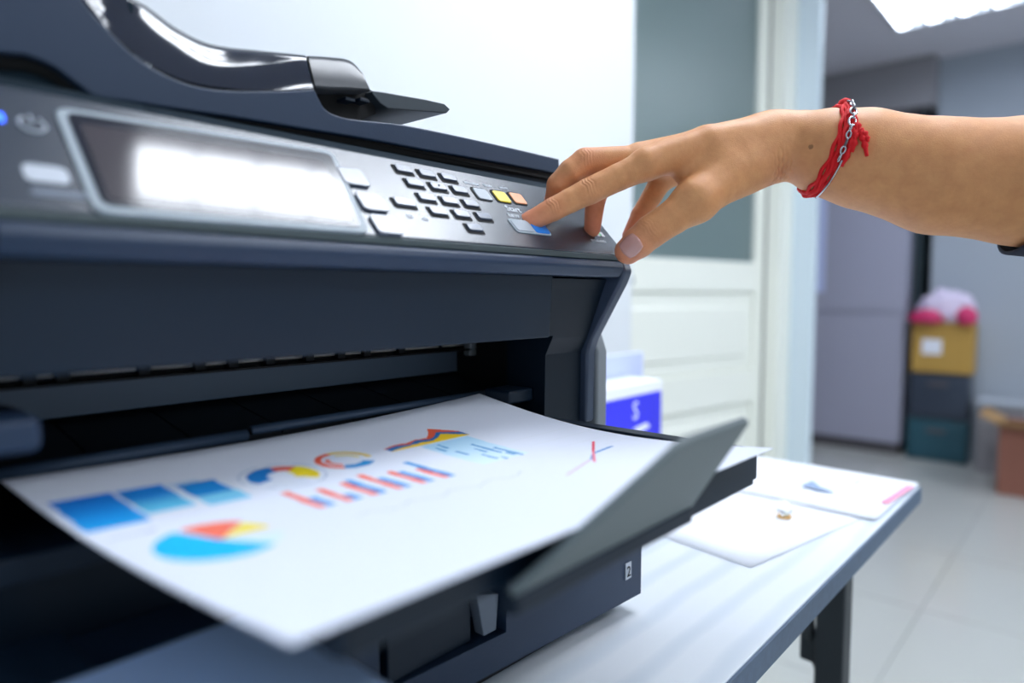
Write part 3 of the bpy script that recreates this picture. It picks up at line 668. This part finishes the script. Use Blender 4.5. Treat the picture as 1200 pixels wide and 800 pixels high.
def seg_(a, b, wd, c):
    ax, ay, bx_, by = *a, *b; t_ = np.clip(((U_-ax)*(bx_-ax)+(V_-ay)*(by-ay))/((bx_-ax)**2+(by-ay)**2), 0, 1)
    paint(np.hypot(U_-ax-t_*(bx_-ax), V_-ay-t_*(by-ay)) < wd, c)
for vv_ in range(5): seg_((225, 125-vv_*14), (286, 125-vv_*14), .35, (222, 228, 238))
for vv_ in range(4): seg_((80, 80-vv_*9), (170, 80-vv_*9), .3, (228, 232, 240))
seg_((185, 54), (222, 66), .7, (215, 190, 215)); seg_((222, 66), (236, 74), .7, (120, 160, 210)); seg_((236, 74), (259, 77), .9, (30, 130, 200))
seg_((262, 92), (240, 77), .8, (225, 60, 90)); seg_((240, 77), (218, 61), .7, (235, 120, 140))
for k in range(14): seg_((80+k*7, 74+3*math.sin(k*1.9)), (87+k*7, 74+3*math.sin(k*1.9+1.9)), .45, (205, 212, 226))
rng = np.random.RandomState(3)
for k in range(10): paint(rc(8+k*1.5, 8.9+k*1.5, 112+0*k, 114), (170, 180, 200))
me = bpy.data.meshes.new('printed_sheet'); me.from_pydata(co.tolist(), [], fc_.tolist())
ca_ = me.color_attributes.new('ink', 'FLOAT_COLOR', 'POINT'); buf = np.ones((len(co), 4)); buf[:, :3] = col.reshape(-1, 3); ca_.data.foreach_set('color', buf.ravel())
sh = link('printed_sheet', me, attr_mat('printed_paper', 'ink', .75), smooth=True)
s = sh.modifiers.new('solid', 'SOLIDIFY'); s.thickness = .0004; s.offset = -1
tag(sh, 'white landscape sheet printed with coloured charts lying on the output tray', 'paper')
# ---------------------------------------------------------------- person: hand and forearm as one continuous surface
# authored in a frame (right, up, depth) fixed to real positions in metres
def cj(px, py, d): return np.array([(px-600)/FPX*d, (400-py)/FPX*d, d])
G = {}
def chain(pts): return [(cj(*p[:3]), p[3]) for p in pts]
arm = chain([(935, 171, .472, .0232), (972, 179, .463, .0286), (1010, 186, .458, .0322), (1100, 207, .448, .0370), (1200, 213, .436, .0402), (1310, 222, .425, .0440), (1440, 240, .412, .047)])
wrist = chain([(905, 168, .475, .0190), (935, 171, .472, .0230)])
palm = [chain([(905, 163, .470, .0165), (830, 170, .462, .0130), (757, 192, .455, .0107)]),
        chain([(905, 162, .480, .0165), (750, 184, .474, .0103)]),
        chain([(905, 166, .490, .0160), (757, 192, .490, .0098)]),
        chain([(905, 176, .496, .0150), (778, 206, .503, .0090)]),
        chain([(900, 186, .468, .0180), (850, 205, .463, .0182), (815, 235, .450, .0138)]),
        chain([(862, 196, .468, .016), (806, 203, .463, .0085)])]
fing = {'index': chain([(757, 193, .455, .0103), (724, 208, .4535, .0090), (690, 224, .452, .0090), (668, 235, .451, .0080), (648, 245, .450, .0078), (618, 261, .4490, .0064)]),
        'middle': chain([(750, 188, .472, .0104), (686, 190, .468, .0098), (669, 202, .467, .0090), (655, 217, .469, .0084), (648, 243, .479, .0066)]),
        'ring': chain([(757, 192, .490, .0096), (708, 205, .490, .0086), (698, 232, .492, .0075), (694, 268, .4935, .0060)]),
        'pinky': chain([(778, 206, .503, .0088), (764, 230, .506, .0075), (750, 252, .506, .0068), (738, 276, .503, .0056)]),
        'thumb': chain([(815, 235, .448, .0142), (789, 254, .449, .0115), (763, 271, .451, .0112), (748, 284, .4535, .0106), (736, 294, .456, .0090)])}
def seg_d(P_, a, ra, b, rb):
    ba = b-a; L2 = float(ba@ba); t_ = np.clip(((P_-a)@ba)/L2, 0, 1).astype(np.float32)
    return np.sqrt(((P_-a-t_[..., None]*ba)**2).sum(-1))-(ra+(rb-ra)*t_)
def smin(a, b, k):
    h = np.clip(.5+.5*(b-a)/k, 0, 1); return b*(1-h)+a*h-k*h*(1-h)
def chain_d(P_, ch, k):
    d = None
    for (a, ra), (b, rb) in zip(ch[:-1], ch[1:]):
        e = seg_d(P_, a.astype(np.float32), ra, b.astype(np.float32), rb); d = e if d is None else smin(d, e, k)
    return d
def sdf(P_):
    P_ = P_.astype(np.float32)
    d = chain_d(P_, arm, .005); d = smin(d, chain_d(P_, wrist, .004), .004)
    for c in palm: d = smin(d, chain_d(P_, c, .003), .010)
    out = None
    for k_, c in fing.items():
        e = smin(d, chain_d(P_, c, .0012), .0042 if k_ != 'thumb' else .007)
        out = e if out is None else np.minimum(out, e)
    return out
h_ = .00115
lo_ = np.array([.004, .045, .370]); hi_ = np.array([.395, .185, .530])
n3 = np.ceil((hi_-lo_)/h_).astype(int)
ax = [lo_[i]+h_*np.arange(n3[i]) for i in range(3)]
D_ = np.empty(n3, np.float32)
for i in range(0, n3[0], 40):
    g3 = np.stack(np.meshgrid(ax[0][i:i+40], ax[1], ax[2], indexing='ij'), -1)
    D_[i:i+40] = sdf(g3)
D_[-1] = .01
ins = D_ < 0
n0, n1, n2 = n3
act = np.zeros((n0-1, n1-1, n2-1), bool); s8 = sum(ins[a:n0-1+a, b:n1-1+b, c:n2-1+c].astype(np.int8) for a in (0, 1) for b in (0, 1) for c in (0, 1))
act = (s8 > 0) & (s8 < 8); ids = -np.ones(act.shape, int); cells = np.argwhere(act); ids[act] = np.arange(len(cells))
acc = np.zeros((len(cells), 3)); cnt = np.zeros(len(cells))
corners = [(a, b, c) for a in (0, 1) for b in (0, 1) for c in (0, 1)]
for p in corners:
    for ax_ in range(3):
        if p[ax_] == 0:
            q = list(p); q[ax_] = 1
            da = D_[tuple((cells+p).T)]; db = D_[tuple((cells+q).T)]
            m_ = (da < 0) != (db < 0); t_ = np.zeros_like(da); t_[m_] = da[m_]/(da[m_]-db[m_])
            pos = np.array(p, float)[None]+0*acc; pos[:, ax_] += t_; acc[m_] += pos[m_]; cnt[m_] += 1
vert = lo_+(cells+acc/cnt[:, None])*h_
faces = []
for ax_ in range(3):
    o1, o2 = [(1, 2), (2, 0), (0, 1)][ax_]
    sl0 = [slice(None)]*3; sl1 = [slice(None)]*3; sl0[ax_] = slice(0, -1); sl1[ax_] = slice(1, None)
    e0, e1_ = ins[tuple(sl0)], ins[tuple(sl1)]; E_ = np.argwhere(e0 != e1_); inside = e0[tuple(E_.T)]
    ok = (E_[:, o1] > 0) & (E_[:, o2] > 0) & (E_[:, o1] < n3[o1]-1) & (E_[:, o2] < n3[o2]-1); E_ = E_[ok]; inside = inside[ok]
    qs = []
    for da_, db_ in ((0, 0), (-1, 0), (-1, -1), (0, -1)):
        c_i = E_.copy(); c_i[:, o1] += da_; c_i[:, o2] += db_; qs.append(ids[tuple(c_i.T)])
    Q = np.stack(qs, -1); Q[~inside] = Q[~inside][:, ::-1]; faces.append(Q)
faces = np.concatenate(faces); faces = faces[(faces >= 0).all(1)]
E4 = np.concatenate([faces[:, [i, (i+1) % 4]] for i in range(4)]); Es = np.sort(E4, 1)
Eu, inv = np.unique(Es, axis=0, return_inverse=True); inv = inv.reshape(4, -1).T
nV, nE = len(vert), len(Eu); mid = (vert[Eu[:, 0]]+vert[Eu[:, 1]])/2; cen = vert[faces].mean(1); ci_ = nV+nE+np.arange(len(faces))
faces = np.concatenate([np.stack([faces[:, i], nV+inv[:, i], ci_, nV+inv[:, (i-1) % 4]], -1) for i in range(4)])
vert = np.concatenate([vert, mid, cen])
for _ in range(2):
    e_ = 4e-4; d0_ = sdf(vert); gr = np.stack([sdf(vert+np.eye(3)[i]*e_)-d0_ for i in range(3)], -1)/e_
    vert = vert-np.clip(d0_, -6e-4, 6e-4)[:, None]*gr/np.maximum(.2, (gr**2).sum(1))[:, None]
# wrinkles: shallow creases over knuckles and the inner wrist
def normals(Pn):
    e = 4e-4; nrm = np.stack([sdf(Pn+np.eye(3)[i]*e)-sdf(Pn-np.eye(3)[i]*e) for i in range(3)], -1); return nrm/np.maximum(1e-9, np.linalg.norm(nrm, axis=1))[:, None]
NR = normals(vert)
disp = np.zeros(len(vert))
def crease(c, axis_dir, normal_dir, offs, width, amp, reach):
    global disp
    c = np.array(c); d = vert-c; al = d@axis_dir; dist = np.linalg.norm(d, axis=1)
    for o_, am in offs:
        wob = .0005*np.sin(d@np.cross(axis_dir, normal_dir)*900+o_*3000)
        disp -= am*amp*np.exp(-((al-o_+wob)/width)**2)*np.exp(-(dist/reach)**4)*np.clip((NR@normal_dir)*1.4, 0, 1)
def unit(v_): v_ = np.array(v_, float); return v_/np.linalg.norm(v_)
for k_, i_, am in (('index', 2, .00055), ('index', 4, .0003), ('thumb', 2, .0006), ('middle', 1, .0004)):
    ch = fing[k_]; ad = unit(ch[i_+1][0]-ch[i_-1][0]); nd = unit(np.array([-ad[1]*(-1 if ad[0] < 0 else 1), ad[0]*(-1 if ad[0] < 0 else 1), -.8]))
    if nd[1] < 0: nd[1] = -nd[1]
    crease(ch[i_][0], ad, nd, ((-.0030, .7), (-.0010, 1), (.0010, .9), (.0031, .6)), .0007, am*2.6, .0100)
ad = unit(palm[0][0][0]-wrist[1][0])
crease(cj(922, 208, .452), unit((1, .25, 0)), unit((0, -.8, -.7)), ((-.006, .5), (-.003, .9), (0, 1), (.003, .8), (.006, .5)), .0008, .0016, .016)
crease(cj(797, 214, .452), unit((.75, -.65, 0)), unit((0, .2, -1)), ((0, 1), ), .0012, .0005, .014)
vert = vert+NR*disp[:, None]
# colour: warm tan, pinker towards finger ends and knuckles
skin = np.ones((len(vert), 3))*np.array(srgb(214, 150, 98)[:3])
def redden(c, r, amt, colr=(222, 128, 104)):
    global skin
    w_ = (amt*np.exp(-(np.linalg.norm(vert-c, axis=1)/r)**2))[:, None]; skin = skin*(1-w_)+np.array(srgb(*colr)[:3])*w_
for k_, ch in fing.items():
    redden(ch[-1][0], .014, .75); redden(ch[-2][0], .010, .35)
redden(fing['index'][2][0], .009, .3); redden(fing['middle'][1][0], .013, .4); redden(fing['thumb'][2][0], .010, .25); redden(fing['ring'][2][0], .015, .4)
redden(cj(922, 210, .455), .014, .35, (200, 130, 110))
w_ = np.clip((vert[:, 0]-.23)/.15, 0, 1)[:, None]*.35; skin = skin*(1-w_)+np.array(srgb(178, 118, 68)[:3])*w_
for c, r in ((cj(950, 172, .443), .0011), (cj(1057, 170, .418), .0009)):
    m_ = np.linalg.norm(vert-c, axis=1) < r*1.5
    skin[m_] *= .5
from mathutils import noise as mn
mot = np.array([mn.noise(Vector(p)*140)+.6*mn.noise(Vector(p)*420) for p in vert.tolist()])
skin = skin*(1+np.stack([.07*mot, .11*mot, .12*mot], -1))
RM = np.array([list(CR), list(CU), list(CF)])
def to_world(q): return q@RM+np.array([0, 0, EYE])
person = thing('person', Vector(to_world(cj(1310, 222, .425)[None])[0]), 'person reaching in from the right, bare forearm and hand pressing a printer button', 'person')
me = bpy.data.meshes.new('body'); me.from_pydata(to_world(vert).tolist(), [], faces.tolist())
ca_ = me.color_attributes.new('skin', 'FLOAT_COLOR', 'POINT'); buf = np.ones((len(vert), 4)); buf[:, :3] = skin; ca_.data.foreach_set('color', buf.ravel())
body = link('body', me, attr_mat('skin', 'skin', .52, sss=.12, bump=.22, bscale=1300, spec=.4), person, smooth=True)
body['label'] = 'bare right hand and forearm'
# project points on the surface
def snap(p, dr, off=0.0):
    p = np.array(p, float)
    for _ in range(40):
        d = float(sdf(p[None])[0])-off; p = p+dr*d*.8
        if abs(d) < 2e-5: break
    return p
def nail(tip, prev, look, w2, l2, name='fingernail'):
    ad = unit(tip-prev); look = unit(look-ad*(look@ad)); sd = np.cross(ad, look); bm = bmesh.new(); rows = []
    nu, nv = 12, 10
    for i in range(nu+1):
        a = -1+2*i/nu; r_ = []
        for j in range(nv+1):
            b = -1+2*j/nv
            # rounded-rectangle footprint
            sx, sy = a*math.sqrt(1-.30*b*b), b*math.sqrt(1-.32*a*a)
            st = tip+ad*(sy*l2-.0008)+sd*(sx*w2)+look*.016
            q = snap(st, -look, 0.00035-.0003*(abs(a)**4)); r_.append(bm.verts.new(Vector(to_world(q[None])[0])))
        rows.append(r_)
    for i in range(nu):
        for j in range(nv): bm.faces.new((rows[i][j], rows[i+1][j], rows[i+1][j+1], rows[i][j+1]))
    o = link(name, bm_to(bm, name), g['nail'], person, smooth=True)
    s = o.modifiers.new('solid', 'SOLIDIFY'); s.thickness = .0004; s.offset = 0
    return o
tch = fing['thumb']; n_ = nail(tch[-1][0]+unit(tch[-1][0]-tch[-2][0])*-.0035, tch[-2][0], np.array([.12, .28, -.9]), .0068, .0070); n_['label'] = 'thumb nail'
ich = fing['index']; nail(ich[-1][0], ich[-2][0], np.array([.15, 1, .45]), .0046, .0050)
mch = fing['middle']; nail(mch[-1][0], mch[-2][0], np.array([-1, .2, .3]), .0045, .005)
# sleeve, mostly beyond the right edge of the photograph
sl = []
sc0, sc1 = cj(1236, 216, .433), cj(1440, 240, .412); sd_ = unit(sc1-sc0)
e_u = unit(np.array([0, 1, 0])-sd_*sd_[1]); e_v = np.cross(sd_, e_u)
for k, (t_, r_) in enumerate(((0, .0455), (0, .048), (.02, .0485), (.06, .053), (.11, .056), (.20, .060), (.30, .064), (.38, .066), (.395, .050), (.40, .001))):
    ring = []
    for j in range(40):
        a = 2*PI*j/40; sh_ = -.012*math.cos(a)*-1 if k < 3 else 0
        rr = r_*(1+.03*math.sin(a*5+k)*(k > 1)); q = sc0+sd_*(t_+(sh_ if k < 3 else 0)+(.0 if math.cos(a) > 0 else -.004))+(e_u*math.cos(a)+e_v*math.sin(a))*rr
        ring.append(Vector(to_world(q[None])[0]))
    sl.append(ring+[ring[0]])
sv = loft('sleeve', sl, g['sleeve'], person, solid=.0015); sv['label'] = 'dark short sleeve hem'
# ---------------------------------------------------------------- bracelet
bc = cj(966, 178, .463); e_t = unit(cj(990, 125, .463)-cj(957, 228, .463)); e_t[2] = 0
ar = unit(arm[2][0]-arm[1][0])
dep = unit(np.array([-.03, .10, -1.0]))
dep = unit(dep-e_t*(dep@e_t)*0)
def ringpt(phi, off, shift=0.0):
    dr = unit(e_t*math.cos(phi)+dep*math.sin(phi)); st = bc+dr*.05+ar*shift
    return snap(st, -dr, off)
brt = thing('bracelet', Vector(to_world(bc[None])[0]), 'red cord bracelet with a silver chain around the wrist', 'bracelet')
def W_(q): return Vector(to_world(np.array(q)[None])[0])
for si, (sh0, tw) in enumerate(((-.0030, 0), (-.0012, 2), (.0008, 4), (.0026, 1), (-.0002, 3))):
    pts = [W_(ringpt(2*PI*k/72, .0010+.0005*math.sin(k*.9+tw)+(.0010 if si == 4 else 0), sh0*(1.15 if k < 36 else 1)+.0007*math.sin(k*1.1+tw*1.3))) for k in range(72)]
    tube('cord', pts, .00135, g['red_cord'], brt, n=7, closed=True)
# chain links across the near side
def linkring(c, n_dir, up_dir, a_, b_, r_, name='chain_link', m='metal'):
    n_dir = unit(n_dir); up_dir = unit(up_dir-n_dir*(up_dir@n_dir)); si_ = np.cross(n_dir, up_dir)
    return tube(name, [W_(c+up_dir*a_*math.cos(2*PI*k/18)+si_*b_*math.sin(2*PI*k/18)) for k in range(18)], r_, g[m], brt, n=7, closed=True)
phis = np.linspace(.50, 2.05, 12)
for i, ph in enumerate(phis):
    c = ringpt(ph, .0040, .0012); c2 = ringpt(ph+.05, .0040, .0012); up_ = c2-c; out_ = unit(e_t*math.cos(ph)+dep*math.sin(ph))
    nd = out_ if i % 2 == 0 else np.cross(out_, unit(up_))
    if 3 < i < 8 and i % 2 == 0: linkring(c, nd, up_, .0034, .0021, .00075)
    else: linkring(c, nd, up_, .0024, .0014, .0006, m='dark_metal' if i % 3 == 0 else 'metal')
tube('fine_chain', [W_(ringpt(p_, .0032, .0034)) for p_ in np.linspace(2.08, 3.1, 20)], .0007, g['metal'], brt, n=6)
tube('fine_chain', [W_(ringpt(p_, .0032, .0040)) for p_ in np.linspace(.05, .42, 10)], .0009, g['metal'], brt, n=6)
# knot and loose ribbon ends
kq = [W_(ringpt(.12+.05*k, .003, -.0008+.0007*k)) for k in range(6)]
tube('knot', kq, [.002, .0032, .0036, .0036, .003, .002], g['red_cord'], brt, n=9)
def ribbon(pxs, wd, name='loose_end'):
    pts = []
    for (a, b) in pxs:
        d0 = .40; r_ = np.array([(a-600)/FPX, (400-b)/FPX, 1.0]); r_ /= np.linalg.norm(r_); p = r_*.38
        for _ in range(80):
            d = float(sdf(p[None])[0])-.0022
            if d < 2e-5: break
            p = p+r_*d*.9
        pts.append(W_(p))
    pts = spline(pts, 5); n = len(pts)
    return tube(name, pts, [wd*(.75+.25*math.sin(i*1.7)) if i < n-2 else wd*.5 for i in range(n)], g['red_cord'], brt, n=8)
ribbon([(994, 134), (1001, 140), (1003, 152), (1001, 166), (998, 178)], .0026)
ribbon([(1001, 140), (1006, 148), (1009, 158), (1013, 168), (1016, 183)], .0022)
ribbon([(1008, 152), (1014, 157), (1017, 166)], .0022)
ribbon([(998, 138), (999, 155), (995, 175), (986, 195)], .0024)
